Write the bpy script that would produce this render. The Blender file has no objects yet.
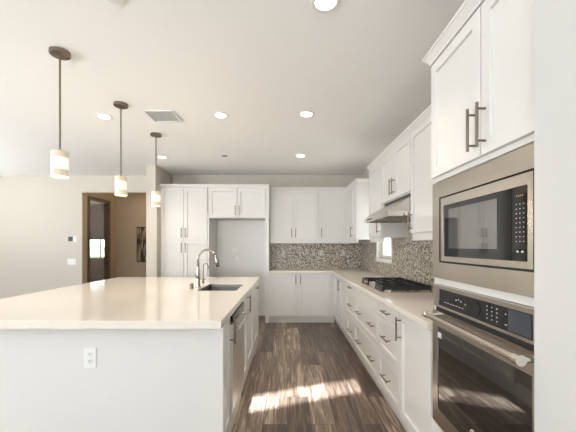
import bpy, bmesh, math
from mathutils import Vector, Matrix
S = bpy.context.scene
COL = S.collection
PI = math.pi

# ---------------------------------------------------------------- camera, world, sun, big lights, exposure
H = 1.36
cam_d = bpy.data.cameras.new('camera'); cam = bpy.data.objects.new('camera', cam_d); COL.objects.link(cam)
cam.location = (0, 0, H); cam.rotation_euler = (PI/2, 0, 0)
cam_d.sensor_width = 36; cam_d.lens = 36*320/576
cam_d.shift_x = 1/576; cam_d.shift_y = 30/576
cam_d.clip_start = 0.02
S.camera = cam

w = bpy.data.worlds.new('world'); S.world = w; w.use_nodes = True
w.node_tree.nodes['Background'].inputs[0].default_value = (0.80, 0.90, 1.0, 1)
w.node_tree.nodes['Background'].inputs[1].default_value = 1.5

sd = bpy.data.lights.new('sun', 'SUN'); sun = bpy.data.objects.new('sun', sd); COL.objects.link(sun)
sd.energy = 46; sd.color = (0.93, 0.96, 1.0); sd.angle = 0.003
sun.rotation_euler = Vector((0.03, 1, -0.22)).to_track_quat('-Z', 'Y').to_euler()

def area(name, loc, aim, sx, sy, power, col):
    d = bpy.data.lights.new(name, 'AREA'); o = bpy.data.objects.new(name, d); COL.objects.link(o)
    d.shape = 'RECTANGLE'; d.size = sx; d.size_y = sy; d.energy = power; d.color = col
    o.location = loc
    o.rotation_euler = Vector(aim).to_track_quat('-Z', 'Z').to_euler()
    return o
# added fill lights at left and rear walls, aimed up to brighten the ceiling
area('upward_fill', (-6.55, 0.2, 1.3), (1, 0, 4), 3.2, 1.7, 190, (0.90, 0.95, 1.0))
area('upward_fill', (-6.55, 3.9, 1.3), (1, 0, 4), 2.2, 1.7, 45, (0.88, 0.94, 1.0))
area('upward_fill', (-2.6, -6.3, 1.3), (-0.37, 1, 4), 6.0, 1.9, 520, (0.84, 0.92, 1.0))

S.view_settings.view_transform = 'Standard'; S.view_settings.look = 'None'
S.view_settings.gamma = 1; S.view_settings.use_curve_mapping = False
S.view_settings.exposure = 0.88

# ---------------------------------------------------------------- materials
def new_mat(name):
    m = bpy.data.materials.new(name); m.use_nodes = True
    return m, m.node_tree, m.node_tree.nodes['Principled BSDF']
def pbr(name, col, rough=0.5, metal=0.0, spec=0.5, emit=None, es=0, noise=0.0, nscale=8, bump=0.0, bscale=200, coat=0):
    m, t, b = new_mat(name)
    b.inputs['Base Color'].default_value = (*col, 1)
    b.inputs['Roughness'].default_value = rough
    b.inputs['Metallic'].default_value = metal
    b.inputs['Specular IOR Level'].default_value = spec
    b.inputs['Coat Weight'].default_value = coat
    if emit: b.inputs['Emission Color'].default_value = (*emit, 1); b.inputs['Emission Strength'].default_value = es
    if noise or bump:
        tc = t.nodes.new('ShaderNodeTexCoord')
    if noise:
        n = t.nodes.new('ShaderNodeTexNoise'); n.inputs['Scale'].default_value = nscale; n.inputs['Detail'].default_value = 4
        t.links.new(tc.outputs['Object'], n.inputs['Vector'])
        r = t.nodes.new('ShaderNodeValToRGB')
        r.color_ramp.elements[0].position = 0.3; r.color_ramp.elements[1].position = 0.7
        r.color_ramp.elements[0].color = (*[c*(1-noise) for c in col], 1); r.color_ramp.elements[1].color = (*[min(1, c*(1+noise)) for c in col], 1)
        t.links.new(n.outputs['Fac'], r.inputs[0]); t.links.new(r.outputs[0], b.inputs['Base Color'])
    if bump:
        n = t.nodes.new('ShaderNodeTexNoise'); n.inputs['Scale'].default_value = bscale; n.inputs['Detail'].default_value = 2
        t.links.new(tc.outputs['Object'], n.inputs['Vector'])
        bp = t.nodes.new('ShaderNodeBump'); bp.inputs['Strength'].default_value = bump; bp.inputs['Distance'].default_value = 0.002
        t.links.new(n.outputs['Fac'], bp.inputs['Height']); t.links.new(bp.outputs[0], b.inputs['Normal'])
    return m

M = {}
M['wall'] = pbr('wall_paint', (0.60, 0.555, 0.485), 0.8, bump=0.25, bscale=90, spec=0.3)
M['endwall'] = pbr('light_wall_paint', (0.62, 0.61, 0.59), 0.8, bump=0.5, bscale=70, spec=0.3)
M['ceil'] = pbr('ceiling_paint', (0.93, 0.925, 0.905), 0.85, bump=0.2, bscale=60, spec=0.2)
M['hall'] = pbr('tan_hall_tone', (0.50, 0.40, 0.29), 0.8, bump=0.2, bscale=90, spec=0.3)  # browner and darker than the kitchen wall colour
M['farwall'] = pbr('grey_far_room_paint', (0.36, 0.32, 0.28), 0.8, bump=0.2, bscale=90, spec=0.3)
M['trim'] = pbr('trim_paint', (0.80, 0.78, 0.74), 0.5)
M['darktrim'] = pbr('brown_door_paint', (0.16, 0.11, 0.08), 0.5)
M['cab'] = pbr('white_cabinet_paint', (0.73, 0.712, 0.688), 0.32)
M['cabin'] = pbr('cabinet_inside', (0.6, 0.56, 0.5), 0.6)
M['nickel'] = pbr('brushed_nickel', (0.22, 0.18, 0.14), 0.34, 1.0)
M['faucet'] = pbr('brushed_faucet_steel', (0.36, 0.335, 0.30), 0.25, 1.0)
M['basin'] = pbr('sink_steel', (0.30, 0.29, 0.275), 0.3, 1.0)
M['steel'] = pbr('stainless_steel', (0.60, 0.555, 0.50), 0.27, 1.0, noise=0.06, nscale=3)
M['steel2'] = pbr('bright_steel', (0.70, 0.67, 0.62), 0.2, 1.0)
M['dwsteel'] = pbr('satin_steel', (0.66, 0.64, 0.61), 0.42, 1.0)
M['bronze'] = pbr('dark_bronze', (0.24, 0.195, 0.16), 0.4, 0.9)
M['blackglass'] = pbr('black_glass', (0.014, 0.014, 0.016), 0.05, 0, 0.5)
M['ovenglass'] = pbr('oven_glass', (0.015, 0.014, 0.014), 0.03, 0, 1.0)
M['display'] = pbr('display_glass', (0.06, 0.065, 0.08), 0.15, 0, 0.6)
for k_ in ('ovenglass',): M[k_].node_tree.nodes['Principled BSDF'].inputs['IOR'].default_value = 1.65
M['iron'] = pbr('cast_iron', (0.02, 0.02, 0.022), 0.45, 0.0, 0.5)
M['gap'] = pbr('black_seal', (0.01, 0.01, 0.01), 0.7)
M['plate'] = pbr('white_plastic', (0.82, 0.82, 0.80), 0.4)
M['slot'] = pbr('dark_plastic', (0.06, 0.06, 0.06), 0.5)
M['mark'] = pbr('printed_marks', (0.6, 0.6, 0.58), 0.5)
M['stoneplate'] = pbr('stone_coloured_plastic', (0.50, 0.48, 0.44), 0.4)
M['red'] = pbr('red_badge', (0.5, 0.08, 0.04), 0.4)
M['lamp'] = pbr('lamp_lens', (1, 1, 1), 0.4, emit=(1, 0.93, 0.82), es=6)
M['frost'] = pbr('frosted_lamp_glass', (0.55, 0.48, 0.39), 0.5, emit=(1.0, 0.74, 0.46), es=.16)
M['bulb'] = pbr('glowing_bulb', (.6, .57, .5), 0.5, emit=(1.0, 0.88, 0.70), es=.5)
M['shade'] = pbr('grey_roller_shade', (0.20, 0.18, 0.17), 0.8)
M['hedge'] = pbr('hedge_leaves', (0.12, 0.22, 0.06), 0.8, noise=0.5, nscale=6)
M['stucco'] = pbr('stucco', (0.55, 0.58, 0.62), 0.8, noise=0.1)
M['ground'] = pbr('pale_ground', (0.5, 0.48, 0.44), 0.9, noise=0.1)
M['roof'] = pbr('roof_tile', (0.25, 0.18, 0.15), 0.8, noise=0.2)

# clear panes: mostly transparent with a light sheen
m, t, b = new_mat('window_glass')
tr = t.nodes.new('ShaderNodeBsdfTransparent'); gl = t.nodes.new('ShaderNodeBsdfGlossy'); gl.inputs['Roughness'].default_value = 0.02
mx = t.nodes.new('ShaderNodeMixShader'); fr = t.nodes.new('ShaderNodeMath'); fr.operation = 'MULTIPLY'; fr.inputs[1].default_value = 0.35; lw = t.nodes.new('ShaderNodeLayerWeight'); lw.inputs[0].default_value = 0.25; t.links.new(lw.outputs['Facing'], fr.inputs[0])
t.links.new(fr.outputs[0], mx.inputs[0]); t.links.new(tr.outputs[0], mx.inputs[1]); t.links.new(gl.outputs[0], mx.inputs[2])
t.links.new(mx.outputs[0], t.nodes['Material Output'].inputs[0]); M['glass'] = m

# quartz
m, t, b = new_mat('cream_quartz')
tc = t.nodes.new('ShaderNodeTexCoord'); n = t.nodes.new('ShaderNodeTexNoise'); n.inputs['Scale'].default_value = 120; n.inputs['Detail'].default_value = 6
r = t.nodes.new('ShaderNodeValToRGB'); r.color_ramp.elements[0].position = .35; r.color_ramp.elements[1].position = .65
r.color_ramp.elements[0].color = (0.75, 0.695, 0.61, 1); r.color_ramp.elements[1].color = (0.79, 0.745, 0.67, 1)
t.links.new(tc.outputs['Object'], n.inputs['Vector']); t.links.new(n.outputs[0], r.inputs[0]); t.links.new(r.outputs[0], b.inputs['Base Color'])
b.inputs['Roughness'].default_value = 0.1; b.inputs['Specular IOR Level'].default_value = 0.6
M['quartz'] = m

# wood plank floor: planks run along Y
m, t, b = new_mat('wood_plank_floor')
L = t.links.new
tc = t.nodes.new('ShaderNodeTexCoord'); mp = t.nodes.new('ShaderNodeMapping'); mp.inputs['Rotation'].default_value = (0, 0, PI/2)
L(tc.outputs['Object'], mp.inputs[0])
bk = t.nodes.new('ShaderNodeTexBrick')
bk.inputs['Scale'].default_value = 1; bk.inputs['Brick Width'].default_value = 1.22; bk.inputs['Row Height'].default_value = 0.185
bk.inputs['Mortar Size'].default_value = 0.0018; bk.inputs['Mortar Smooth'].default_value = 0.1; bk.inputs['Bias'].default_value = -0.1
bk.offset = 0.37; bk.offset_frequency = 2
bk.inputs['Color1'].default_value = (0.04, 0.04, 0.04, 1); bk.inputs['Color2'].default_value = (0.95, 0.95, 0.95, 1); bk.inputs['Mortar'].default_value = (0, 0, 0, 1)
L(mp.outputs[0], bk.inputs['Vector'])
rp = t.nodes.new('ShaderNodeValToRGB'); cr = rp.color_ramp
cr.elements[0].position = 0; cr.elements[0].color = (0.066, 0.050, 0.040, 1)
cr.elements[1].position = 1; cr.elements[1].color = (0.46, 0.38, 0.30, 1)
e = cr.elements.new(0.35); e.color = (0.135, 0.095, 0.070, 1)
e = cr.elements.new(0.7); e.color = (0.225, 0.172, 0.132, 1)
mp2 = t.nodes.new('ShaderNodeMapping'); mp2.inputs['Scale'].default_value = (26, 1.6, 1)
L(tc.outputs['Object'], mp2.inputs[0])
off = t.nodes.new('ShaderNodeVectorMath'); off.operation = 'ADD'
sc = t.nodes.new('ShaderNodeVectorMath'); sc.operation = 'SCALE'; sc.inputs['Scale'].default_value = 17
L(bk.outputs['Color'], sc.inputs[0]); L(mp2.outputs[0], off.inputs[0]); L(sc.outputs[0], off.inputs[1])
gn = t.nodes.new('ShaderNodeTexNoise'); gn.inputs['Scale'].default_value = 1; gn.inputs['Detail'].default_value = 7; gn.inputs['Roughness'].default_value = 0.65; gn.inputs['Distortion'].default_value = 1.2
L(off.outputs[0], gn.inputs['Vector'])
ma = t.nodes.new('ShaderNodeMath'); ma.operation = 'MULTIPLY_ADD'; ma.inputs[1].default_value = 3.4; ma.inputs[2].default_value = -1.65
L(gn.outputs['Fac'], ma.inputs[0])
sp = t.nodes.new('ShaderNodeSeparateColor'); L(bk.outputs['Color'], sp.inputs[0])
m2 = t.nodes.new('ShaderNodeMath'); m2.operation = 'MULTIPLY_ADD'; m2.inputs[1].default_value = 0.75; L(sp.outputs[0], m2.inputs[0])
m3 = t.nodes.new('ShaderNodeMath'); m3.operation = 'MULTIPLY_ADD'; m3.inputs[1].default_value = 0.9; m3.inputs[2].default_value = 0.08
L(ma.outputs[0], m3.inputs[0]); L(m3.outputs[0], m2.inputs[2])
L(m2.outputs[0], rp.inputs[0])
mm = t.nodes.new('ShaderNodeMix'); mm.data_type = 'RGBA'; L(bk.outputs['Fac'], mm.inputs[0]); L(rp.outputs[0], mm.inputs[6]); mm.inputs[7].default_value = (0.03, 0.02, 0.015, 1)
L(mm.outputs[2], b.inputs['Base Color'])
b.inputs['Roughness'].default_value = 0.33; b.inputs['Specular IOR Level'].default_value = 0.4
bp = t.nodes.new('ShaderNodeBump'); bp.inputs['Strength'].default_value = 0.15; bp.inputs['Distance'].default_value = 0.002
L(gn.outputs['Fac'], bp.inputs['Height']); L(bp.outputs[0], b.inputs['Normal'])
M['floor'] = m

# mosaic: small square glass and stone tiles, each with a colour of its own
def mosaic(name, swap):
    m, t, b = new_mat(name); L = t.links.new
    tc = t.nodes.new('ShaderNodeTexCoord'); sx = t.nodes.new('ShaderNodeSeparateXYZ'); L(tc.outputs['Object'], sx.inputs[0])
    cb = t.nodes.new('ShaderNodeCombineXYZ'); L(sx.outputs[1 if swap else 0], cb.inputs[0]); L(sx.outputs[2], cb.inputs[1])
    sc = t.nodes.new('ShaderNodeVectorMath'); sc.operation = 'SCALE'; sc.inputs['Scale'].default_value = 1/0.0165; L(cb.outputs[0], sc.inputs[0])
    fl = t.nodes.new('ShaderNodeVectorMath'); fl.operation = 'FLOOR'; L(sc.outputs[0], fl.inputs[0])
    wn = t.nodes.new('ShaderNodeTexWhiteNoise'); wn.noise_dimensions = '3D'; L(fl.outputs[0], wn.inputs['Vector'])
    rp = t.nodes.new('ShaderNodeValToRGB'); rp.color_ramp.interpolation = 'CONSTANT'; cr = rp.color_ramp
    cols = [(0, (0.035, 0.024, 0.018)), (0.17, (0.13, 0.09, 0.065)), (0.32, (0.33, 0.25, 0.18)), (0.5, (0.50, 0.41, 0.31)), (0.66, (0.42, 0.40, 0.37)), (0.8, (0.72, 0.67, 0.58))]
    cr.elements[0].position = 0; cr.elements[0].color = (*cols[0][1], 1); cr.elements[1].position = cols[1][0]; cr.elements[1].color = (*cols[1][1], 1)
    for p, c in cols[2:]:
        e = cr.elements.new(p); e.color = (*c, 1)
    L(wn.outputs['Value'], rp.inputs[0])
    frv = t.nodes.new('ShaderNodeVectorMath'); frv.operation = 'FRACTION'; L(sc.outputs[0], frv.inputs[0])
    s2 = t.nodes.new('ShaderNodeSeparateXYZ'); L(frv.outputs[0], s2.inputs[0])
    mn = t.nodes.new('ShaderNodeMath'); mn.operation = 'MINIMUM'; L(s2.outputs[0], mn.inputs[0]); L(s2.outputs[1], mn.inputs[1])
    lt = t.nodes.new('ShaderNodeMath'); lt.operation = 'LESS_THAN'; lt.inputs[1].default_value = 0.1; L(mn.outputs[0], lt.inputs[0])
    mm = t.nodes.new('ShaderNodeMix'); mm.data_type = 'RGBA'; L(lt.outputs[0], mm.inputs[0]); L(rp.outputs[0], mm.inputs[6]); mm.inputs[7].default_value = (0.5, 0.45, 0.38, 1)
    L(mm.outputs[2], b.inputs['Base Color']); b.inputs['Roughness'].default_value = 0.35
    return m
M['mosaic_y'] = mosaic('mosaic_tile_side', True); M['mosaic_x'] = mosaic('mosaic_tile_back', False)

# wall picture: vertical brown and cream streaks
m, t, b = new_mat('streaked_print')
tc = t.nodes.new('ShaderNodeTexCoord'); mp = t.nodes.new('ShaderNodeMapping'); mp.inputs['Scale'].default_value = (22, 1, 3)
n = t.nodes.new('ShaderNodeTexNoise'); n.inputs['Scale'].default_value = 1; n.inputs['Detail'].default_value = 3
r = t.nodes.new('ShaderNodeValToRGB'); r.color_ramp.elements[0].position = .45; r.color_ramp.elements[1].position = .62
r.color_ramp.elements[0].color = (0.02, 0.012, 0.008, 1); r.color_ramp.elements[1].color = (0.45, 0.33, 0.22, 1)
t.links.new(tc.outputs['Object'], mp.inputs[0]); t.links.new(mp.outputs[0], n.inputs['Vector']); t.links.new(n.outputs[0], r.inputs[0]); t.links.new(r.outputs[0], b.inputs['Base Color'])
M['print'] = m

# ---------------------------------------------------------------- mesh helpers (world coordinates)
class MB:
    def __init__(s): s.bm = bmesh.new(); s.smooth = False
    def box(s, x0, x1, y0, y1, z0, z1, bev=0.0, seg=1):
        if x0 > x1: x0, x1 = x1, x0
        if y0 > y1: y0, y1 = y1, y0
        vs = [s.bm.verts.new((x, y, z)) for z in (z0, z1) for y in (y0, y1) for x in (x0, x1)]
        fs = [s.bm.faces.new([vs[i] for i in q]) for q in ((0,2,3,1), (4,5,7,6), (0,1,5,4), (1,3,7,5), (3,2,6,7), (2,0,4,6))]
        if bev:
            es = list({e for f in fs for e in f.edges})
            bmesh.ops.bevel(s.bm, geom=es, offset=bev, segments=seg, affect='EDGES', clamp_overlap=True)
        return s
    def hexa(s, lo, hi):   # lo, hi: (x0,x1,y0,y1,z)
        vs = []
        for (x0, x1, y0, y1, z) in (lo, hi):
            for y in (y0, y1):
                for x in (x0, x1): vs.append(s.bm.verts.new((x, y, z)))
        for q in ((0,2,3,1), (4,5,7,6), (0,1,5,4), (1,3,7,5), (3,2,6,7), (2,0,4,6)): s.bm.faces.new([vs[i] for i in q])
        return s
    def cyl(s, p0, p1, r0, r1=None, n=16):
        p0, p1 = Vector(p0), Vector(p1); r1 = r0 if r1 is None else r1
        q = (p1-p0).to_track_quat('Z', 'Y')
        rings = []
        for p, r in ((p0, r0), (p1, r1)):
            rings.append([s.bm.verts.new(p + q @ Vector((r*math.cos(2*PI*k/n), r*math.sin(2*PI*k/n), 0))) for k in range(n)])
        for k in range(n): s.bm.faces.new((rings[0][k], rings[0][(k+1) % n], rings[1][(k+1) % n], rings[1][k]))
        s.bm.faces.new(rings[0][::-1]); s.bm.faces.new(rings[1])
        return s
    def tube(s, pts, rad, n=12):
        pts = [Vector(p) for p in pts]
        if not hasattr(rad, '__len__'): rad = [rad]*len(pts)
        prev = None; rings = []
        for i, p in enumerate(pts):
            tng = (pts[min(i+1, len(pts)-1)] - pts[max(i-1, 0)]).normalized()
            if prev is None:
                a = Vector((0, 1, 0)) if abs(tng.y) < .9 else Vector((1, 0, 0))
                u = tng.cross(a).normalized()
            else: u = (prev - tng*prev.dot(tng)).normalized()
            prev = u; v = tng.cross(u)
            rings.append([s.bm.verts.new(p + rad[i]*(u*math.cos(2*PI*k/n) + v*math.sin(2*PI*k/n))) for k in range(n)])
        for a, b in zip(rings, rings[1:]):
            for k in range(n): s.bm.faces.new((a[k], a[(k+1) % n], b[(k+1) % n], b[k]))
        s.bm.faces.new(rings[0][::-1]); s.bm.faces.new(rings[-1])
        s.smooth = True
        return s
    def lathe(s, c, prof, n=32, cap=True):   # prof: (r, z) bottom to top, about vertical axis at c
        rings = [[s.bm.verts.new((c[0]+r*math.cos(2*PI*k/n), c[1]+r*math.sin(2*PI*k/n), c[2]+z)) for k in range(n)] for r, z in prof]
        for a, b in zip(rings, rings[1:]):
            for k in range(n): s.bm.faces.new((a[k], a[(k+1) % n], b[(k+1) % n], b[k]))
        if cap: s.bm.faces.new(rings[0][::-1]); s.bm.faces.new(rings[-1])
        return s
    def prism(s, pts, axis, a0, a1):          # polygon extruded along axis; pts in the two other axes in order
        def mk(p, a):
            if axis == 'y': return (p[0], a, p[1])
            if axis == 'z': return (p[0], p[1], a)
            return (a, p[0], p[1])
        A = [s.bm.verts.new(mk(p, a0)) for p in pts]; B = [s.bm.verts.new(mk(p, a1)) for p in pts]
        n = len(pts)
        for k in range(n): s.bm.faces.new((A[k], A[(k+1) % n], B[(k+1) % n], B[k]))
        s.bm.faces.new(A[::-1]); s.bm.faces.new(B)
        return s
    def build(s, name, mat, parent=None, kind=None, auto=False):
        bmesh.ops.recalc_face_normals(s.bm, faces=s.bm.faces)
        root = parent
        off = Vector((0, 0, 0))
        while root is not None: off += Vector(root.location); root = root.parent
        if parent is None:                       # origin at the mesh's own base
            xs = [v.co for v in s.bm.verts]
            off = Vector((sum(v.x for v in xs)/len(xs), sum(v.y for v in xs)/len(xs), min(v.z for v in xs)))
        if kind == 'structure': off = Vector((0, 0, 0))
        bmesh.ops.translate(s.bm, verts=s.bm.verts, vec=-off)
        me = bpy.data.meshes.new(name); s.bm.to_mesh(me); s.bm.free()
        me.materials.append(mat)
        if s.smooth or auto:
            for p in me.polygons: p.use_smooth = True
            if auto: me.set_sharp_from_angle(angle=math.radians(40))
        o = bpy.data.objects.new(name, me); COL.objects.link(o)
        if parent is not None: o.parent = parent
        else: o.location = off
        if kind: o['kind'] = kind
        return o

def tag(o, label, cat, group=None):
    o['label'] = label; o['category'] = cat
    if group: o['group'] = group
    return o
def thing(name, label, cat, loc, group=None):
    o = bpy.data.objects.new(name, None); COL.objects.link(o); o.location = loc; o.empty_display_size = .1
    return tag(o, label, cat, group)
def copy_tree(o, parent=None):
    c = o.copy(); COL.objects.link(c); c.parent = parent
    for ch in list(o.children): copy_tree(ch, c)
    return c
def struct(name, mb, mat): return mb.build(name, mat, None, 'structure')

# ---------------------------------------------------------------- room shell
CH = 2.75
struct('floor', MB().box(-8.2, 1.6, -8.4, 10.75, -0.1, 0), M['floor'])
struct('ceiling', MB().box(-8.2, 1.6, -8.4, 10.75, CH, CH+0.1), M['ceil'])
# right wall with the small window opening
WY0, WY1, WZ0, WZ1 = 4.47, 5.15, 1.17, 2.10
mb = MB()
mb.box(1.47, 1.6, 0.88, WY0, 0, CH); mb.box(1.47, 1.6, WY1, 6.27, 0, CH)
mb.box(1.47, 1.6, WY0, WY1, 0, WZ0); mb.box(1.47, 1.6, WY0, WY1, WZ1, CH)
struct('wall_right', mb, M['wall'])
# white painted wall beside the oven, nearest the camera
struct('wall_near_right', MB().box(0.805, 1.6, -5.1, 0.88, 0, CH), M['endwall'])
struct('wall_near_end', MB().box(0.805, 0.822, 0.88, 1.042, 0, CH), M['endwall'])
# kitchen back wall, left wall part with opening to the hall
struct('wall_back', MB().box(-2.42, 1.6, 6.27, 6.45, 0, CH), M['wall'])
struct('wall_stub', MB().box(-2.42, -2.24, 5.50, 6.27, 0, CH), M['wall'])
OX0, OZ = -4.07, 2.43
mb = MB(); mb.box(-6.6, OX0, 6.35, 6.5, 0, CH); mb.box(OX0, -2.42, 6.35, 6.5, OZ, CH)
struct('wall_back_left', mb, M['wall'])
# left wall with two tall windows
mb = MB()
mb.box(-6.75, -6.6, -8.2, -1.4, 0, CH); mb.box(-6.75, -6.6, 1.8, 2.8, 0, CH); mb.box(-6.75, -6.6, 5.0, 6.5, 0, CH)
mb.box(-6.75, -6.6, -1.4, 1.8, 0, 0.45); mb.box(-6.75, -6.6, 2.8, 5.0, 0, 0.45)
mb.box(-6.75, -6.6, -1.4, 1.8, 2.45, CH); mb.box(-6.75, -6.6, 2.8, 5.0, 2.45, CH)
struct('wall_left', mb, M['wall'])
# unseen rear wall, its angle and slit shaped to cast the floor sun band
p0 = Vector((-6.75, -8.0, 0)); dr = Vector((1, 0.3717, 0)); nr = Vector((0.3717, -1, 0)).normalized()*0.12
mb = MB()
def rseg(xa, xb, z0, z1):
    a = p0 + dr*(xa-p0.x); b_ = p0 + dr*(xb-p0.x)
    mb.prism([(a.x, a.y), (b_.x, b_.y), (b_.x+nr.x, b_.y+nr.y), (a.x+nr.x, a.y+nr.y)], 'z', z0, z1)
SX0, SX1, SZ0, SZ1 = -0.61, 0.45, 1.832, 1.920
rseg(-6.75, SX0, 0, CH); rseg(SX1, 1.6, 0, CH); rseg(SX0, SX1, 0, SZ0); rseg(SX0, SX1, SZ1, CH)
struct('wall_rear_sun_slit', mb, M['wall'])
# hall beyond the opening
struct('wall_hall_back', MB().box(-4.6, -2.3, 8.42, 8.55, 0, CH), M['hall'])
struct('wall_hall_right', MB().box(-2.42, -2.3, 6.5, 8.42, 0, CH), M['hall'])
mb = MB(); mb.box(-4.6, -4.5, 6.5, 7.28, 0, CH); mb.box(-4.6, -4.5, 8.06, 8.42, 0, CH); mb.box(-4.6, -4.5, 7.28, 8.06, OZ, CH)
struct('wall_hall_left', mb, M['hall'])
mb = MB(); mb.box(OX0-0.001, OX0+0.012, 6.345, 6.505, 0, OZ+.0); mb.box(OX0, -2.43, 6.345, 6.505, OZ-0.012, OZ)
struct('trim_1', mb, M['hall'])
# door casing in the hall
mb = MB(); mb.box(-4.5, -4.485, 7.21, 7.28, 0, OZ+0.07); mb.box(-4.5, -4.485, 8.06, 8.13, 0, OZ+0.07); mb.box(-4.5, -4.485, 7.28, 8.06, OZ, OZ+0.07)
mb.box(-4.6, -4.485, 7.28, 7.295, 0, OZ); mb.box(-4.6, -4.485, 8.045, 8.06, 0, OZ)
struct('trim_2', mb, M['darktrim'])
# far room
mb = MB(); mb.box(-8.2, -7.0, 10.6, 10.72, 0, CH); mb.box(-5.4, -4.5, 10.6, 10.72, 0, CH); mb.box(-7.0, -5.4, 10.6, 10.72, 0, 0.95); mb.box(-7.0, -5.4, 10.6, 10.72, 2.3, CH)
struct('wall_far_room_back', mb, M['farwall'])
struct('wall_far_room_left', MB().box(-8.2, -8.08, 6.5, 10.6, 0, CH), M['farwall'])
struct('wall_far_room_right', MB().box(-4.6, -4.5, 8.55, 10.6, 0, CH), M['farwall'])
struct('wall_far_room_front', MB().box(-8.2, -6.6, 6.4, 6.5, 0, CH), M['farwall'])
def window(name, axis, a0, a1, z0, z1, c0, c1, gc, mull=()):
    """axis: the wall runs along 'x' or 'y'; c0..c1 frame depth, gc pane position"""
    def bx(mb, p0_, p1_, q0, q1, d0, d1):
        if axis == 'y': mb.box(d0, d1, p0_, p1_, q0, q1)
        else: mb.box(p0_, p1_, d0, d1, q0, q1)
    f = .045; mb = MB()
    bx(mb, a0, a0+f, z0, z1, c0, c1); bx(mb, a1-f, a1, z0, z1, c0, c1); bx(mb, a0+f, a1-f, z0, z0+f, c0, c1); bx(mb, a0+f, a1-f, z1-f, z1, c0, c1)
    for m_ in mull: bx(mb, m_-.02, m_+.02, z0+f, z1-f, c0, c1)
    o = mb.build(name, M['trim'], None, 'structure')
    mb = MB(); bx(mb, a0+f, a1-f, z0+f, z1-f, gc-.003, gc+.003); mb.build('pane', M['glass'], o)
    return o
w1 = window('window_1', 'y', WY0, WY1, WZ0, WZ1, 1.53, 1.59, 1.56)
# white reveal and casing of the small kitchen window
mb = MB()
mb.box(1.452, 1.47, WY0-.05, WY0, 1.115, WZ1+.05); mb.box(1.452, 1.47, WY1, WY1+.05, 1.115, WZ1+.05)
mb.box(1.445, 1.53, WY0-.05, WY1+.05, 1.115, WZ0); mb.box(1.452, 1.47, WY0, WY1, WZ1, WZ1+.05)
mb.build('window_casing', M['trim'], w1)
window('window_2', 'x', -7.0, -5.4, 0.95, 2.3, 10.62, 10.68, 10.65, (-6.2,))
window('window_3', 'y', -1.4, 1.8, 0.45, 2.45, -6.72, -6.66, -6.69, (-0.33, 0.73))
window('window_4', 'y', 2.8, 5.0, 0.45, 2.45, -6.72, -6.66, -6.69, (3.9,))
struct('baseboard_back', MB().box(-1.38, -0.38, 6.255, 6.27, 0, 0.11), M['trim'])
struct('baseboard_left', MB().box(-6.6, OX0, 6.335, 6.35, 0, 0.11), M['trim'])
struct('baseboard_hall', MB().box(-4.5, -2.42, 8.405, 8.42, 0, 0.11), M['hall'])
# outside
struct('ground', MB().box(-30, 30, -30, 45, -0.3, -0.12), M['ground'])
tag(MB().box(-16, -4, 14.5, 15.4, -0.12, 1.35, 0.1, 2).build('hedge', M['hedge']), 'clipped green hedge seen through the far room window', 'hedge')
hs = thing('house', 'pale house outside, seen through the far room window', 'house', (-11, 24, -0.12))
MB().box(-17, -5, 22, 27, -0.12, 3.2).build('wall', M['stucco'], hs)
MB().prism([(21.3, 3.2), (27.7, 3.2), (24.5, 5.2)], 'x', -17.5, -4.5).build('roof', M['roof'], hs)
for x in (-15, -12.5, -10): MB().box(x, x+1.2, 21.95, 22.0, 1.0, 2.2).build('window', M['display'], hs)
# neighbouring wall behind the kitchen window
tag(MB().box(4.6, 4.8, 1.5, 12, -0.12, 2.0).build('garden_wall', M['trim']), 'white garden wall outside the small kitchen window', 'wall')
tag(MB().box(-6.95, -5.45, 10.55, 10.565, 1.56, 2.70).build('roller_shade', M['shade']), 'grey roller shade half lowered over the far room window', 'window shade')

# ---------------------------------------------------------------- cabinet kit
def vec(face):
    return {'R': (Vector((0, 1, 0)), Vector((-1, 0, 0))), 'B': (Vector((1, 0, 0)), Vector((0, -1, 0))), 'I': (Vector((0, 1, 0)), Vector((1, 0, 0)))}[face]
def P(face, f, a, z, d):      # point on a face plane: coordinate f, along a, height z, d outwards
    if face == 'R': return Vector((f-d, a, z))
    if face == 'B': return Vector((a, f-d, z))
    return Vector((f+d, a, z))
def shaker(face, f, a0, a1, z0, z1, st=0.057, t=0.02, rec=0.013, flat=False):
    mb = MB(); bm = mb.bm
    def ring(d, i): return [bm.verts.new(P(face, f, a, z, d)) for a, z in ((a0+i, z0+i), (a1-i, z0+i), (a1-i, z1-i), (a0+i, z1-i))]
    rs = [ring(0.0005, 0), ring(t-.002, 0), ring(t, .002)]
    if not flat: rs += [ring(t, st), ring(t-rec, st+.002)]
    for A, B in zip(rs, rs[1:]):
        for k in range(4): bm.faces.new((A[k], A[(k+1) % 4], B[(k+1) % 4], B[k]))
    bm.faces.new(rs[0][::-1]); bm.faces.new(rs[-1])
    return mb
def pull(face, f, a, z, ori, L=0.17, d=0.02):
    mb = MB(); h = L/2; so = 0.036
    if ori == 'v':
        p, q = P(face, f, a, z-h, d+so), P(face, f, a, z+h, d+so); posts = [(a, z-h*.72), (a, z+h*.72)]
    else:
        p, q = P(face, f, a-h, z, d+so), P(face, f, a+h, z, d+so); posts = [(a-h*.72, z), (a+h*.72, z)]
    mb.cyl(p, q, 0.0062, n=12)
    for pa, pz in posts: mb.cyl(P(face, f, pa, pz, d), P(face, f, pa, pz, d+so), 0.005, n=8)
    return mb
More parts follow.
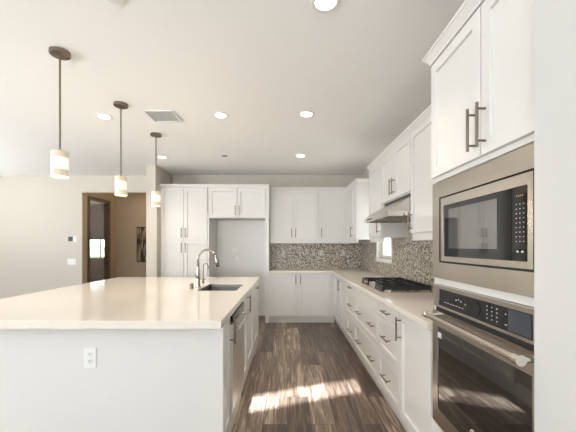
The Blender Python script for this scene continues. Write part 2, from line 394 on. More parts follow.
def cabinet(name, label, box, face, fronts, toe=None, crown=None, group=None, base_mat=None, cat='cabinet', rail=None, hollow=False):
    x0, x1, y0, y1, z0, z1 = box
    f = {'R': x0, 'B': y0, 'I': x1}[face]
    t = thing(name, label, cat, ((x0+x1)/2, (y0+y1)/2, z0 if toe is None else 0), group)
    mb = MB()
    if hollow:
        for q in ((x0, x0+.018, y0, y1, z0, z1), (x1-.018, x1, y0, y1, z0, z1), (x0+.018, x1-.018, y0, y0+.018, z0, z1), (x0+.018, x1-.018, y1-.018, y1, z0, z1), (x0+.018, x1-.018, y0+.018, y1-.018, z0, z0+.018)): mb.box(*q)
    else: mb.box(x0, x1, y0, y1, z0, z1)
    mb.build('body', M['cab'], t)
    if toe is not None:
        mb = MB()
        if face == 'R': mb.box(x0+toe, x1, y0, y1, 0, z0)
        elif face == 'B': mb.box(x0, x1, y0+toe, y1, 0, z0)
        else: mb.box(x0, x1-toe, y0, y1, 0, z0)
        mb.build('toe_kick', M['cab'], t)
    if rail:
        mb = MB(); r0, r1 = rail
        if face == 'R': mb.box(x0-.001, x0+.02, y0, y1, r0, z0)
        else: mb.box(x0, x1, y0-.001, y0+.02, r0, z0)
        mb.build('light_rail', M['cab'], t)
    if crown:      # which sides stick out: string of '-x','+x','-y'
        mb = MB()
        def ex(e): return (x0-e*('-x' in crown), x1+e*('+x' in crown), y0-e*('-y' in crown), y1+e*('+y' in crown))
        zz = z1
        mb.hexa((*ex(.012), zz), (*ex(.014), zz+.012)); mb.hexa((*ex(.014), zz+.012), (*ex(.036), zz+.042)); mb.hexa((*ex(.040), zz+.042), (*ex(.040), zz+.056))
        mb.build('crown_moulding', M['cab'], t)
    for fr in fronts:
        kind, a0, a1, b0, b1, hd = fr
        o = shaker(face, f, a0, a1, b0, b1, flat=(b1-b0 < .17)).build('door' if kind == 'd' else 'drawer' if kind == 'w' else 'false_front', M['cab'], t)
        for h_ in (hd if isinstance(hd, list) else [hd] if hd else []):
            pull(face, f, h_[1], h_[2], h_[0]).build('handle', M['nickel'], o, auto=True)
    return t

g = .0035
CB = .876     # top of base cabinets
XR = .845     # face of the right base run
ZT = 2.394    # top of tall / wall cabinet bodies
# right run, near to far
cabinet('base_cabinet', 'white base cabinet with one tall door, next to the wall oven', (XR, 1.468, 1.835, 2.35, .11, CB), 'R',
        [('d', 1.84, 2.35-g, .12, .868, ('v', 2.315, .76))], toe=.03)
cabinet('drawer_cabinet', 'white three-drawer base cabinet between tall-door cabinet and cooktop cabinet', (XR, 1.468, 2.35, 2.90, .11, CB), 'R',
        [('w', 2.35+g, 2.90-g, .745, .868, ('h', 2.62, .815)), ('w', 2.35+g, 2.90-g, .435, .74, ('h', 2.62, .6)), ('w', 2.35+g, 2.90-g, .12, .43, ('h', 2.62, .278))], toe=.03)
cabinet('cooktop_cabinet', 'wide white base cabinet with two deep drawers under the gas cooktop', (XR, 1.468, 2.90, 3.91, .11, CB), 'R',
        [('p', 2.90+g, 3.91-g, .745, .868, None), ('w', 2.90+g, 3.91-g, .435, .74, [('h', 3.08, .605), ('h', 3.62, .605)]), ('w', 2.90+g, 3.91-g, .12, .43, [('h', 3.08, .277), ('h', 3.62, .277)])], toe=.03)
cabinet('drawer_cabinet', 'narrow white three-drawer base cabinet just beyond the cooktop', (XR, 1.468, 3.91, 4.44, .11, CB), 'R',
        [('w', 3.91+g, 4.44-g, .745, .868, ('h', 4.13, .825)), ('w', 3.91+g, 4.44-g, .435, .74, ('h', 4.13, .6)), ('w', 3.91+g, 4.44-g, .12, .43, ('h', 4.13, .27))], toe=.03)
cabinet('base_cabinet', 'narrow white single-door base cabinet on right run nearest the back corner', (XR, 1.468, 4.44, 4.99, .11, CB), 'R',
        [('d', 4.44+g, 4.99-g, .12, .868, ('v', 4.955, .75))], toe=.03)
cabinet('corner_base_cabinet', 'plain white filler base cabinet in the back right corner', (XR, 1.468, 4.99, 6.268, .11, CB), 'R',
        [('p', 4.995, 5.60, .12, .868, None)], toe=.03)
cabinet('base_cabinet', 'white two-door base cabinet against the back wall, right of the fridge space', (-.32, XR, 5.66, 6.268, .11, CB), 'B',
        [('d', -.315, .195-g, .12, .868, ('v', .155, .775)), ('d', .195+g, .765, .12, .868, ('v', .237, .775))], toe=.03)
# tall oven cabinet
t = thing('oven_cabinet', 'tall white cabinet housing microwave and wall oven', 'cabinet', (1.15, 1.45, 0))
OY0, OY1 = 0.885, 1.833
mb = MB()
mb.box(XR, 1.468, OY1-.02, OY1, 0, ZT); mb.box(XR, 1.468, OY0, OY0+.02, 0, ZT); mb.box(XR, 1.40, OY0+.02, 1.05, .38, 1.72)
mb.box(XR, 1.468, OY0+.02, OY1-.02, 1.72, ZT); mb.box(XR, 1.468, OY0+.02, OY1-.02, .11, .38); mb.box(XR, 1.468, OY0+.02, OY1-.02, 1.150, 1.187)
mb.box(1.40, 1.468, OY0+.02, OY1-.02, .38, 1.72)
mb.box(XR+.03, 1.40, OY0+.02, OY1-.02, 0, .11)
mb.build('body', M['cab'], t)
cy = 1.365
for a0, a1, ha in ((OY0, cy-g, cy-.035), (cy+g, OY1, cy+.035)):
    o = shaker('R', XR, a0, a1, 1.745, 2.385).build('door', M['cab'], t)
    pull('R', XR, ha, 1.865, 'v', .185).build('handle', M['nickel'], o, auto=True)
shaker('R', XR, OY0, OY1, .12, .375).build('drawer', M['cab'], t)
mb = MB(); e1, e2 = .014, .036
for ya, yb, xb, q in ((OY0, OY1, 1.468, 0), (OY1, OY1, 1.09, 1)):
    mb.hexa((XR-.022, xb, ya, yb+.012*q, ZT), (XR-.026, xb, ya, yb+.014*q, ZT+.012)); mb.hexa((XR-.026, xb, ya, yb+.014*q, ZT+.012), (XR-.05, xb, ya, yb+.036*q, ZT+.042)); mb.hexa((XR-.054, xb, ya, yb+.04*q, ZT+.042), (XR-.054, xb, ya, yb+.04*q, ZT+.056))
mb.build('crown_moulding', M['cab'], t)

# wall cabinets
XU = 1.145
YU = 5.94
UR = (1.415, 1.475)
cabinet('upper_cabinet', 'white two-door wall cabinet between the tall oven cabinet and range hood', (XU, 1.468, 1.84, 2.92, 1.465, ZT), 'R',
        [('d', 1.885, 2.38-g, 1.475, 2.385, ('v', 1.925, 1.58)), ('d', 2.38+g, 2.915, 1.475, 2.385, ('v', 2.875, 1.58))], crown='-x', rail=(1.41, 0))
cabinet('hood_cabinet', 'short white two-door wall cabinet directly above the range hood', (XU, 1.468, 2.92, 3.84, 1.857, ZT), 'R',
        [('d', 2.925, 3.375-g, 1.865, 2.385, ('v', 3.335, 1.985)), ('d', 3.375+g, 3.835, 1.865, 2.385, ('v', 3.415, 1.985))], crown='-x')
cabinet('upper_cabinet', 'narrow white single-door wall cabinet between range hood and small window', (XU, 1.468, 3.84, 4.40, 1.465, ZT), 'R',
        [('d', 3.845, 4.395, 1.475, 2.385, ('v', 3.89, 1.6))], crown='-x+y', rail=(1.41, 0))
cabinet('upper_cabinet', 'white wall cabinet in the back corner beyond the small window', (XU, 1.468, 5.20, YU, 1.465, ZT), 'R',
        [('d', 5.205, 5.56, 1.475, 2.385, ('v', 5.50, 1.6))], crown='-x-y', rail=(1.41, 0))
YU = 5.94
cabinet('upper_cabinet', 'white two-door wall cabinet on the back wall beside the fridge cabinet', (-.318, .585, YU, 6.268, 1.465, ZT), 'B',
        [('d', -.315, .12-g, 1.475, 2.385, ('v', .085, 1.6)), ('d', .12+g, .58, 1.475, 2.385, ('v', .16, 1.6))], crown='-y', rail=(1.41, 0))
cabinet('upper_cabinet', 'white single-door wall cabinet on the back wall next to the corner', (.585, 1.468, YU, 6.268, 1.465, ZT), 'B',
        [('d', .59, 1.06, 1.475, 2.385, ('v', .635, 1.6))], crown='-y', rail=(1.41, 0))
# pantry and fridge surround
cabinet('pantry_cabinet', 'tall white four-door pantry cabinet beside the wall stub', (-2.232, -1.40, 5.66, 6.268, .11, ZT), 'B',
        [('d', -2.228, -1.82-g, 1.462, 2.385, ('v', -1.855, 1.595)), ('d', -1.82+g, -1.405, 1.462, 2.385, ('v', -1.785, 1.595)),
         ('d', -2.228, -1.82-g, .12, 1.455, ('v', -1.855, 1.33)), ('d', -1.82+g, -1.405, .12, 1.455, ('v', -1.785, 1.33))], toe=.03, crown='-y')
t = cabinet('fridge_cabinet', 'white two-door cabinet with side panels over the empty fridge space', (-1.398, -.32, 5.66, 6.268, 1.857, ZT), 'B',
        [('d', -1.378, -.875-g, 1.865, 2.385, ('v', -.91, 1.985)), ('d', -.875+g, -.385, 1.865, 2.385, ('v', -.84, 1.985))], crown='-y')
MB().box(-1.375, -.385, 6.240, 6.2535, 0.11, 1.857).build('back_panel', M['cab'], t)  # pale panel added over the wall to brighten the fridge recess
for a, b_ in ((-1.398, -1.375), (-.385, -.323)): MB().box(a, b_, 5.645, 6.25, 0.0, 1.857).build('side_panel', M['cab'], t)

# ---------------------------------------------------------------- countertop and backsplash
mb = MB(); mb.prism([(-.318, 5.62), (.805, 5.62), (.805, 1.835), (1.468, 1.835), (1.468, 6.268), (-.318, 6.268)], 'z', .877, .920)
bmesh.ops.bevel(mb.bm, geom=[e for e in mb.bm.edges if abs(e.verts[0].co.z-e.verts[1].co.z) < 1e-4], offset=.004, segments=2, affect='EDGES')
tag(mb.build('countertop', M['quartz']), 'L-shaped cream quartz countertop along the right and back walls', 'countertop')
mb = MB()
mb.box(1.457, 1.469, 1.835, WY0-.05, .921, 1.409); mb.box(1.457, 1.469, 2.925, 3.835, 1.409, 1.63)
mb.box(1.457, 1.469, WY0-.05, WY1+.05, .921, 1.114); mb.box(1.457, 1.469, WY1+.05, 6.256, .921, 1.409)
tag(mb.build('mosaic_backsplash', M['mosaic_y']), 'brown and cream mosaic backsplash behind the cooktop on right wall', 'backsplash')
tag(MB().box(-.322, 1.456, 6.257, 6.269, .921, 1.41).build('mosaic_backsplash', M['mosaic_x']), 'brown and cream mosaic backsplash on the back wall', 'backsplash')

# ---------------------------------------------------------------- island
IX = -.42
t = thing('island_end_cabinet', 'near end of white island: broad plain panel and narrow door cabinet', 'cabinet', (-1.3, 2.2, 0))
MB().box(-2.33, IX, 2.03, 2.262, .0, .872).build('body', M['cab'], t)
MB().box(-2.35, IX-.001, 2.01, 2.03, 0, .872).build('back_panel', M['cab'], t)
MB().box(IX-.001, IX+.018, 2.008, 2.03, 0, .872).build('corner_stile', M['cab'], t)
o = shaker('I', IX, 2.034, 2.258, .12, .865, st=.045).build('door', M['cab'], t); pull('I', IX, 2.235, .765, 'v').build('handle', M['nickel'], o, auto=True)
cabinet('island_sink_cabinet', 'white two-door cabinet under the island sink, past the dishwasher', (-1.2, IX, 2.87, 3.78, .11, .872), 'I',
        [('d', 2.875, 3.22-g, .12, .865, ('v', 3.185, .785)), ('d', 3.22+g, 3.775, .12, .865, None)], toe=.0, hollow=True)
cabinet('island_drawer_cabinet', 'white cabinet at the far end of the island with drawer over door', (-1.2, IX, 3.78, 4.49, .11, .872), 'I',
        [('w', 3.785, 4.485, .745, .865, ('h', 4.13, .82)), ('d', 3.785, 4.485, .12, .74, None)], toe=.0)
tag(MB().box(-2.33, -1.2, 2.262, 4.49, 0, .872).build('island_back_panel', M['cab']), 'white paneled rear half of the island under the counter overhang', 'panel')
# dishwasher
t = thing('dishwasher', 'stainless steel dishwasher built into the kitchen island', 'dishwasher', (-.8, 2.565, 0))
MB().box(-1.19, IX, 2.266, 2.866, .03, .868).build('tub', M['slot'], t)
MB().box(IX, -.385, 2.268, 2.864, .17, .80, .004, 2).build('door', M['dwsteel'], t)
MB().box(IX, -.384, 2.268, 2.864, .805, .862, .004, 2).build('control_panel', M['blackglass'], t)
mb = MB(); mb.cyl((-.345, 2.30, .775), (-.345, 2.83, .775), .011); mb.cyl((-.385, 2.33, .775), (-.345, 2.33, .775), .008); mb.cyl((-.385, 2.80, .775), (-.345, 2.80, .775), .008)
mb.build('handle', M['steel2'], t, auto=True)
MB().box(IX, -.41, 2.268, 2.864, .0, .15).build('toe_kick', M['cab'], t)
# island countertop with sink cutout
KX0, KX1, KY0, KY1 = -.895, -.50, 3.15, 3.76
ax0, ax1, ay0, ay1 = -2.385, -.388, 1.88, 4.53
mb = MB(); bm = mb.bm
def ring(x0, x1, y0, y1, z): return [bm.verts.new(p) for p in ((x0, y0, z), (x1, y0, z), (x1, y1, z), (x0, y1, z))]
def rring(x0, x1, y0, y1, z, r=.03, n=4):
    out = []
    for cx_, cy_, a in ((x0+r, y0+r, PI), (x1-r, y0+r, 1.5*PI), (x1-r, y1-r, 0), (x0+r, y1-r, .5*PI)):
        for k in range(n+1): out.append(bm.verts.new((cx_+r*math.cos(a+k*PI/2/n), cy_+r*math.sin(a+k*PI/2/n), z)))
    return out
def stitch(o4, inn, n=4):
    q = n+1
    for c in range(4):
        for k in range(n): bm.faces.new((o4[c], inn[c*q+k], inn[c*q+k+1]))
        bm.faces.new((o4[c], inn[c*q+n], inn[((c+1) % 4)*q], o4[(c+1) % 4]))
oB, oT0, oT = ring(ax0, ax1, ay0, ay1, .874), ring(ax0, ax1, ay0, ay1, .917), ring(ax0+.003, ax1-.003, ay0+.003, ay1-.003, .920)
iB, iT = rring(KX0, KX1, KY0, KY1, .910), rring(KX0, KX1, KY0, KY1, .920)
for A, B in ((oB, oT0), (oT0, oT), (iB, iT)):
    for k in range(len(A)): bm.faces.new((A[k], A[(k+1) % len(A)], B[(k+1) % len(A)], B[k]))
stitch(oT, iT); stitch(oB, iB)
tag(mb.build('island_countertop', M['quartz']), 'large polished cream quartz top of the kitchen island', 'countertop')
# sink
mb = MB(); bm = mb.bm
rs = [rring(KX0-.02, KX1+.02, KY0-.02, KY1+.02, .9090), rring(KX0-.002, KX1+.002, KY0-.002, KY1+.002, .9090), rring(KX0+.004, KX1-.004, KY0+.004, KY1-.004, .70), rring(KX0+.03, KX1-.03, KY0+.03, KY1-.03, .675),
      ]
out = [rring(KX0+.028, KX1-.028, KY0+.028, KY1-.028, .671), rring(KX0+.0, KX1-.0, KY0+.0, KY1-.0, .70), rring(KX0-.006, KX1+.006, KY0-.006, KY1+.006, .9070), rring(KX0-.02, KX1+.02, KY0-.02, KY1+.02, .9070)]
seq = rs
for A, B in zip(seq, seq[1:]):
    for k in range(len(A)): bm.faces.new((A[k], A[(k+1) % len(A)], B[(k+1) % len(A)], B[k]))
bm.faces.new(rs[-1])
for A, B in zip(out, out[1:]):
    for k in range(len(A)): bm.faces.new((A[k], A[(k+1) % len(A)], B[(k+1) % len(A)], B[k]))
bm.faces.new(out[0]); A, B = out[-1], rs[0]
for k in range(len(A)): bm.faces.new((A[k], A[(k+1) % len(A)], B[(k+1) % len(A)], B[k]))
sk = thing('sink', 'undermount stainless steel sink set in the island top', 'sink', (-.7, 3.45, .671))
mb.build('basin', M['basin'], sk)
MB().lathe((-.70, 3.45, .6755), [(.045, 0), (.045, .003), (.03, .004)], 24).build('drain', M['steel2'], sk)
# faucet
t = thing('kitchen_faucet', 'tall stainless gooseneck pull-down faucet behind the island sink', 'faucet', (-.945, 3.40, .92))
fx, fy = -.945, 3.40
MB().lathe((fx, fy, .92), [(.030, 0), (.030, .006), (.024, .012), (.022, .10), (.016, .19), (.013, .22)], 24).build('body', M['faucet'], t, auto=True)
pts = [(fx, fy, 1.13)] + [(fx+.095-.095*math.cos(a), fy, 1.225+.095*math.sin(a)) for a in [k*PI/14 for k in range(0, 13)]]
mb = MB().tube(pts, .0125, 14); mb.build('gooseneck', M['faucet'], t)
ex_, ez_ = pts[-1][0], pts[-1][2]
MB().tube([(ex_, fy, ez_), (ex_+.008, fy, ez_-.03), (ex_+.018, fy, ez_-.065), (ex_+.028, fy, ez_-.125)], [.013, .016, .021, .021], 14).build('spray_head', M['faucet'], t)
mb = MB().tube([(fx, fy-.02, 1.02), (fx, fy-.05, 1.03), (fx, fy-.10, 1.075)], [.009, .008, .006], 10); mb.build('lever', M['faucet'], t)
# filtered water tap
t = thing('filter_faucet', 'small slim gooseneck drinking water tap beside the tall faucet', 'faucet', (-.995, 3.80, .92))
fx, fy = -.995, 3.80
MB().lathe((fx, fy, .92), [(.020, 0), (.020, .004), (.012, .01), (.012, .05), (.007, .055)], 16).build('body', M['nickel'], t, auto=True)
pts = [(fx, fy, .97), (fx, fy, 1.10)] + [(fx+.03-.03*math.cos(a), fy, 1.12+.03*math.sin(a)) for a in [k*PI/8 for k in range(0, 9)]] + [(fx+.064, fy, 1.085)]
MB().tube(pts, .0055, 8).build('gooseneck', M['nickel'], t)
MB().tube([(fx-.03, fy, .967), (fx+.035, fy, .967)], .005, 8).build('lever', M['nickel'], t)
t = MB().lathe((-.985, 3.30, .92), [(.024, 0), (.024, .004), (.020, .006), (.020, .050), (.017, .055)], 20).build('air_gap_cap', M['nickel'], None, auto=True)
tag(t, 'short brushed nickel cylinder cap left of the tall faucet', 'air gap cap')

# ---------------------------------------------------------------- wall oven
t = thing('wall_oven', 'stainless built-in wall oven with black glass window, below the microwave', 'oven', (1.1, 1.44, .39))
A0, A1 = 1.055, 1.797
MB().box(XR+.002, 1.38, A0+.02, A1-.02, .392, 1.148).build('oven_box', M['slot'], t)
# face frame around the control panel
def frame(mb, xf, xb, y0, y1, z0, z1, iy0, iy1, iz0, iz1):
    mb.box(xf, xb, y0, iy0, z0, z1); mb.box(xf, xb, iy1, y1, z0, z1); mb.box(xf, xb, iy0, iy1, z0, iz0); mb.box(xf, xb, iy0, iy1, iz1, z1); return mb
frame(MB(), .822, .845, A0, A1, 1.03, 1.148, 1.070, 1.740, 1.042, 1.130).build('control_panel_frame', M['steel'], t)
cp = MB().box(.826, .844, 1.070, 1.740, 1.042, 1.130).build('control_panel', M['blackglass'], t)
MB().box(.8235, .826, 1.078, 1.193, 1.046, 1.127).build('display', M['display'], cp)
MB().cyl((.826, 1.405, 1.086), (.8225, 1.405, 1.086), .036, n=32).build('dial', M['blackglass'], cp, auto=True)
mb = MB()
for i in range(3):
    for j in range(4): mb.box(.8253, .826, 1.256+.031*i, 1.262+.031*i, 1.060+.0165*j, 1.0645+.0165*j)
for i in range(7): mb.box(.8253, .826, 1.50+.027*i, 1.512+.027*i, 1.064, 1.0675)
for i in range(3): mb.box(.8253, .826, 1.515+.022*i, 1.523+.022*i, 1.092+.006*(i == 1), 1.098+.006*(i == 1))
mb.box(.8253, .826, 1.205, 1.212, 1.10, 1.104); mb.box(.8253, .826, 1.203, 1.213, 1.06, 1.064); mb.box(.8253, .826, 1.48, 1.486, 1.085, 1.09)
mb.build('keypad', M['mark'], cp)
MB().box(.838, .86, A0, A1, 1.008, 1.03).build('vent_gap', M['gap'], t)
dr_ = frame(MB(), .818, .845, A0, A1, .392, 1.008, 1.068, 1.738, .475, .925).build('door', M['steel'], t)
MB().box(.821, .842, 1.068, 1.738, .475, .925).build('door_glass', M['ovenglass'], dr_)
mb = MB(); mb.cyl((.765, 1.05, .985), (.765, 1.765, .985), .0155, n=20)
hd = mb.build('handle', M['steel'], dr_, auto=True); 
mb = MB(); mb.cyl((.765, 1.044, .985), (.765, 1.072, .985), .019, n=20); mb.cyl((.765, 1.06, .985), (.82, 1.06, .985), .011); mb.build('handle_bracket', M['steel2'], dr_, auto=True)
mb = MB(); mb.cyl((.765, 1.745, .985), (.765, 1.772, .985), .019, n=20); mb.cyl((.765, 1.76, .985), (.82, 1.76, .985), .011); mb.build('handle_bracket', M['steel2'], dr_, auto=True)
mb = MB(); mb.cyl((.821, 1.414, .53), (.8185, 1.414, .53), .017, n=24); mb.build('badge', M['mark'], dr_, auto=True)
mb = MB(); mb.cyl((.8185, 1.414, .53), (.8178, 1.414, .53), .012, n=24); mb.build('badge_centre', M['red'], dr_, auto=True)
mb = MB(); mb.box(.8203, .821, 1.70, 1.755, .865, .895); mb.build('sticker', M['mark'], dr_)
# ---------------------------------------------------------------- microwave
t = thing('built_in_microwave', 'stainless trim-kit microwave built in above the wall oven', 'microwave', (1.1, 1.44, 1.187))
MB().box(XR+.002, 1.30, A0+.03, A1-.03, 1.26, 1.63).build('oven_box', M['slot'], t)
A2 = A1+.006
frame(MB(), .820, .845, 1.046, A2, 1.187, 1.705, 1.060, 1.724, 1.272, 1.620).build('trim_frame', M['steel'], t)
MB().box(.836, .860, 1.060, 1.724, 1.272, 1.620).build('seal', M['gap'], t)
B0, B1 = 1.066, 1.708
ysm = 1.171
frame(MB(), .820, .836, B0, B1, 1.281, 1.612, 1.091, 1.678, 1.306, 1.571).build('face_frame', M['steel'], t)
d_ = MB().box(.822, .836, ysm+.0015, 1.678, 1.306, 1.571).build('door', M['blackglass'], t)
M['mwin'] = pbr('microwave_screen', (0.05, 0.048, 0.046), 0.04, 0, 0.9)
M['mwin'].node_tree.nodes['Principled BSDF'].inputs['IOR'].default_value = 2.1
MB().box(.8212, .822, 1.252, 1.627, 1.348, 1.547).build('door_window', M['mwin'], d_)
c_ = MB().box(.822, .836, 1.091, ysm-.0015, 1.306, 1.571).build('control_panel', M['blackglass'], t)
mb = MB()
for i in range(3):
    for j in range(9): mb.box(.8213, .822, 1.109+.018*i, 1.113+.018*i, 1.375+.0165*j, 1.3775+.0165*j)
for i in range(2): mb.box(.8213, .822, 1.112+.024*i, 1.122+.024*i, 1.337, 1.343)
mb.build('keypad', M['mark'], c_)
M['amber'] = pbr('amber_display', (0.2, 0.1, 0.03), 0.4, emit=(1, .45, .12), es=.15)
mb = MB()
for i in range(4): mb.box(.8213, .822, 1.113+.010*i, 1.117+.010*i, 1.535, 1.541)
mb.build('clock_display', M['amber'], c_)

# ---------------------------------------------------------------- range hood
t = thing('range_hood', 'slanted stainless under-cabinet range hood above the cooktop', 'range hood', (1.2, 3.38, 1.636))
Y0, Y1 = 2.925, 3.835
mb = MB(); mb.prism([(.926, 1.682), (1.165, 1.835), (1.455, 1.835), (1.455, 1.682)], 'y', Y0, Y1); mb.build('canopy', M['steel'], t)
mb = MB(); mb.prism([(1.17, 1.835), (1.455, 1.835), (1.455, 1.856), (1.17, 1.856)], 'y', Y0+.01, Y1-.01); mb.build('top_shadow_gap', M['slot'], t)  # dark strip stands in for the shadow line under the cabinet
mb = MB(); mb.box(.922, .940, Y0, Y1, 1.636, 1.682); mb.box(.94, 1.455, Y0, Y0+.015, 1.636, 1.682); mb.box(.94, 1.455, Y1-.015, Y1, 1.636, 1.682); mb.box(1.44, 1.455, Y0+.015, Y1-.015, 1.636, 1.682)
mb.build('rim', M['steel2'], t)
for k in range(3):
    mb = MB(); a = Y0+.03+.29*k; mb.box(.99, 1.40, a, a+.27, 1.652, 1.660)
    for j in range(9): mb.box(1.0, 1.39, a+.012+.028*j, a+.022+.028*j, 1.648, 1.652)
    mb.build('filter', M['steel'], t)
for a in (Y0+.25, Y1-.25): MB().cyl((.965, a, 1.682), (.965, a, 1.655), .02, n=16).build('lamp', M['plate'], t, auto=True)
mb = MB()
for k in range(4): mb.box(.919, .922, 3.5+.05*k, 3.53+.05*k, 1.652, 1.666)
mb.build('control_button', M['slot'], t)

# ---------------------------------------------------------------- gas cooktop
t = thing('gas_cooktop', 'stainless gas cooktop with black iron grates on the right counter', 'cooktop', (1.14, 3.44, .92))
cx0, cx1, cy0, cy1 = .885, 1.38, 3.0, 3.86
MB().box(cx0, cx1, cy0, cy1, .9205, .932, .004, 2).build('tray', M['steel'], t)
for bx_, by_, r in ((1.02, 3.17, .042), (1.26, 3.17, .036), (1.16, 3.43, .055), (1.02, 3.70, .036), (1.26, 3.70, .046)):
    o = MB().lathe((bx_, by_, .932), [(r+.012, 0), (r+.012, .008), (r, .012), (r, .020)], 24).build('burner', M['steel2'], t, auto=True)
    MB().lathe((bx_, by_, .952), [(r*.9, 0), (r*.9, .006), (r*.7, .009)], 24).build('burner_cap', M['iron'], o, auto=True)
for k in range(3):
    a0 = cy0+.02+.276*k; a1 = a0+.268; x0, x1 = (.905, 1.365) if k != 1 else (.985, 1.365)
    mb = MB(); z0, z1 = .964, .984; bw = .012
    mb.box(x0, x1, a0, a0+bw, z0, z1, .002); mb.box(x0, x1, a1-bw, a1, z0, z1, .002); mb.box(x0, x0+bw, a0, a1, z0, z1, .002); mb.box(x1-bw, x1, a0, a1, z0, z1, .002)
    m_ = (a0+a1)/2; mb.box(x0, x1, m_-bw/2, m_+bw/2, z0, z1+.003, .002)
    for q in (.33, .67): xx = x0+(x1-x0)*q; mb.box(xx-bw/2, xx+bw/2, a0, a1, z0, z1+.003, .002)
    for px in (x0, x1-bw, (x0+x1)/2):
        for py in (a0, a1-bw): mb.box(px, px+bw, py, py+bw, .932, z0)
    if k == 0: mb.box(x0, x1, a0+.001, a0+.008, .944, z0)
    mb.build('grate', M['iron'], t)
for k in range(5):
    kx, ky = .935, 3.31+.062*k
    MB().lathe((kx, ky, .932), [(.022, 0), (.022, .004), (.017, .006), (.015, .028), (.012, .031)], 20).build('knob', M['basin'], t, auto=True)

# ---------------------------------------------------------------- outlets, switches, thermostat
def outlet(label, face, f, a, z, wd=.072, ht=.115, kind='outlet', group=None, pm='plate'):
    c = P(face, f, a, z, 0)
    t = thing('electrical_outlet' if kind == 'outlet' else 'light_switch', label, 'outlet' if kind == 'outlet' else 'switch', c, group)
    def bx(a0, a1, z0, z1, d0, d1):
        p, q = P(face, f, a0, z0, d0), P(face, f, a1, z1, d1)
        return MB().box(p.x, q.x, p.y, q.y, p.z, q.z)
    bx(a-wd/2, a+wd/2, z-ht/2, z+ht/2, .0005, .006).build('cover_plate', M[pm], t)
    if kind == 'outlet':
        for s_ in (-1, 1):
            r = bx(a-.017, a+.017, z+s_*.022-.014, z+s_*.022+.014, .006, .009).build('socket', M['plate'], t)
            mb = MB()
            for q in (-.007, .007):
                p1, p2 = P(face, f, a+q-.0018, z+s_*.022, .009), P(face, f, a+q+.0018, z+s_*.022+.008, .0095); mb.box(p1.x, p2.x, p1.y, p2.y, p1.z, p2.z)
            p1, p2 = P(face, f, a-.003, z+s_*.022-.009, .009), P(face, f, a+.003, z+s_*.022-.004, .0095); mb.box(p1.x, p2.x, p1.y, p2.y, p1.z, p2.z)
            mb.build('slots', M['slot'], r)
    else:
        bx(a-.017, a+.017, z-.033, z+.033, .006, .010).build('rocker', M['plate'], t)
    return t
outlet('white duplex outlet on the near end panel of the island', 'B', 2.01, -1.235, .66, .075, .125)
outlet('pale grey outlet on back mosaic nearest the fridge space', 'B', 6.257, -.07, 1.22, pm='stoneplate')
outlet('wide pale grey double outlet in the middle of the back mosaic', 'B', 6.257, .67, 1.22, .118, pm='stoneplate')
outlet('pale grey outlet on back mosaic nearest the corner', 'B', 6.257, 1.10, 1.22, pm='stoneplate')
outlet('upper white outlet on the wall inside the fridge space', 'B', 6.24, -1.02, 1.29, .105, .075)
outlet('small white plate just below the outlet inside the fridge space', 'B', 6.24, -.97, 1.12, .07, .07, 'switch')
outlet('white switch plate right of the dark thermostat by the hall opening', 'B', 6.35, -4.21, 1.50, .07, .115, 'switch')
outlet('lower white switch plate under the thermostat on left wall', 'B', 6.35, -4.27, 1.05, .16, .115, 'switch')
t = thing('thermostat', 'small square dark thermostat on the left wall', 'thermostat', (-4.29, 6.349, 1.5))
MB().box(-4.335, -4.245, 6.335, 6.3495, 1.455, 1.545, .004).build('case', M['slot'], t)
MB().box(-4.31, -4.27, 6.333, 6.335, 1.485, 1.52).build('screen', M['display'], t)
t = thing('framed_picture', 'tall narrow brown and cream abstract picture on the hall wall', 'picture', (-3.75, 8.42, .94))
MB().box(-3.94, -3.44, 8.385, 8.419, .94, 1.86).build('frame', M['gap'], t)
MB().box(-3.92, -3.46, 8.38, 8.385, .96, 1.84).build('print', M['print'], t)

# ---------------------------------------------------------------- pendants
PX = -1.625
def pendant(y, label):
    t = thing('pendant_lamp', label, 'pendant lamp', (PX, y, CH-.001), 'pendant lamps over the island')
    MB().lathe((PX, y, CH-.028), [(.060, 0), (.066, .004), (.066, .027)], 40).build('canopy', M['bronze'], t, auto=True)
    MB().cyl((PX, y, 2.06), (PX, y, CH-.02), .0065, n=12).build('rod', M['bronze'], t, auto=True)
    MB().lathe((PX, y, 2.035), [(.035, 0), (.035, .006), (.010, .009), (.008, .02)], 24).build('cap', M['bronze'], t, auto=True)
    sh = MB().lathe((PX, y, 1.845), [(.058, 0), (.058, .195), (.0555, .195), (.0555, 0)], 40, cap=False)
    sh.bm.verts.ensure_lookup_table()
    o = sh.build('glass_shade', M['glass'], t, auto=True)
    o = MB().lathe((PX, y, 1.855), [(.053, 0), (.053, .18), (.030, .182)], 40).build('frosted_diffuser', M['frost'], t, auto=True)
    mb = MB().lathe((PX, y, 1.905), [(.0532, 0), (.0537, .03), (.0537, .06), (.0532, .085)], 32, cap=False).build('bulb_glow', M['bulb'], o, auto=True)
    ld = bpy.data.lights.new('pendant_light', 'POINT'); ld.energy = 2; ld.color = (1, .8, .55); ld.shadow_soft_size = .06
    lo = bpy.data.objects.new('pendant_light', ld); COL.objects.link(lo); lo.location = (PX, y, 1.80)
    return t
pendant(2.29, 'pendant with glowing cylinder shade nearest the camera over the island')
pendant(3.13, 'middle of three cylinder pendant lamps over the island')
pendant(3.97, 'farthest of three cylinder pendants, in front of the wall stub')

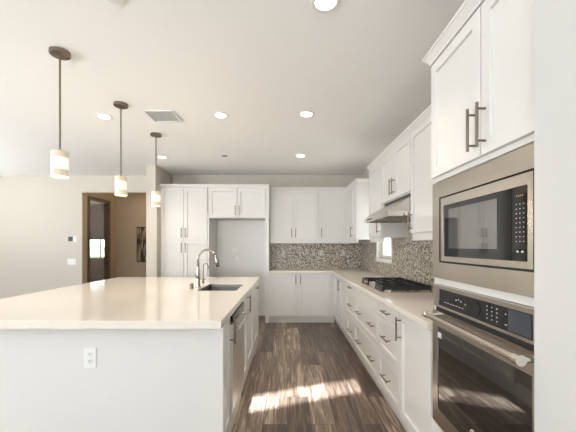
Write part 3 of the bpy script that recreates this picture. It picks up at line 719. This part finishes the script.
# ---------------------------------------------------------------- ceiling fittings
first = None
for x, y, lab in ((.22, 1.82, 'recessed ceiling light nearest the camera, at the top edge'),
                  (-.705, 3.395, 'recessed ceiling light in the middle row, left of the aisle'),
                  (.205, 3.37, 'recessed ceiling light in the middle row, above the right aisle'),
                  (-1.96, 3.43, 'recessed ceiling light between the first and second pendant'),
                  (.21, 4.92, 'recessed ceiling light nearest the back cabinets, right side'),
                  (-1.95, 5.0, 'recessed ceiling light beyond the farthest pendant')):
    if first is None:
        t = thing('recessed_light', lab, 'ceiling light', (x, y, CH), 'recessed ceiling lights')
        MB().lathe((x, y, CH-.006), [(.060, 0), (.080, 0), (.084, .0055), (.060, .0055), (.060, 0)], 40, cap=False).build('trim_ring', M['plate'], t, auto=True)
        MB().lathe((x, y, CH-.004), [(.061, 0), (.061, .0035)], 40).build('lens', M['lamp'], t)
        first = t
    else:
        t = copy_tree(first); t.location = (x, y, CH); t['label'] = lab
    ld = bpy.data.lights.new('downlight', 'SPOT'); ld.energy = 22; ld.color = (1, .84, .66); ld.spot_size = 1.75; ld.spot_blend = .8; ld.shadow_soft_size = .06
    lo = bpy.data.objects.new('downlight', ld); COL.objects.link(lo); lo.location = (x, y, CH-.03)
t = thing('smoke_detector', 'round white smoke detector at the top left of the ceiling', 'smoke detector', (-.96, 1.77, CH))
MB().lathe((-.96, 1.77, CH-.012), [(.050, 0), (.06, .003), (.063, .0115)], 32).build('cover', M['plate'], t, auto=True)
MB().lathe((-.96, 1.77, CH-.014), [(.018, 0), (.018, .002)], 24).build('button', M['trim'], t)
t = thing('ceiling_sprinkler', 'small grey round ceiling fitting in front of the pantry', 'sprinkler', (-.963, 4.93, CH))
M['grey'] = pbr('grey_plastic', (.4, .38, .36), .5)
MB().lathe((-.963, 4.93, CH-.012), [(.035, 0), (.045, .004), (.045, .0115)], 24).build('cover', M['grey'], t, auto=True)
t = thing('ceiling_vent', 'square white air vent grille in the ceiling', 'vent', (-1.32, 3.42, CH))
M['ventback'] = pbr('vent_shadow_box', (.75, .75, .73), .7)
MB().box(-1.455, -1.185, 3.285, 3.555, CH-.004, CH-.0005).build('backing', M['ventback'], t)
mb = MB(); mb.box(-1.475, -1.165, 3.265, 3.285, CH-.012, CH-.0005); mb.box(-1.475, -1.165, 3.555, 3.575, CH-.012, CH-.0005); mb.box(-1.475, -1.455, 3.285, 3.555, CH-.012, CH-.0005); mb.box(-1.185, -1.165, 3.285, 3.555, CH-.012, CH-.0005)
mb.build('frame', M['plate'], t)
mb = MB()
for k in range(12): a = 3.292+.022*k; mb.prism([(a, CH-.010), (a+.014, CH-.004), (a+.016, CH-.004), (a+.002, CH-.010)], 'x', -1.455, -1.185)
mb.build('louvre', M['plate'], t)
t = thing('recessed_light', 'recessed ceiling light in the dark far room', 'ceiling light', (-5.9, 9.2, CH))
MB().lathe((-5.9, 9.2, CH-.006), [(.08, 0), (.08, .0055)], 24).build('lens', M['lamp'], t)
ld = bpy.data.lights.new('far_room_light', 'POINT'); ld.energy = 18; ld.color = (1, .92, .85); ld.shadow_soft_size = .1
lo = bpy.data.objects.new('far_room_light', ld); COL.objects.link(lo); lo.location = (-5.9, 9.2, 2.5)
ld = bpy.data.lights.new('hall_fill', 'POINT'); ld.energy = 6; ld.color = (1, .82, .6); ld.shadow_soft_size = .1  # added warm fill, the hall has no fixture
lo = bpy.data.objects.new('hall_fill', ld); COL.objects.link(lo); lo.location = (-3.3, 7.5, 2.6)
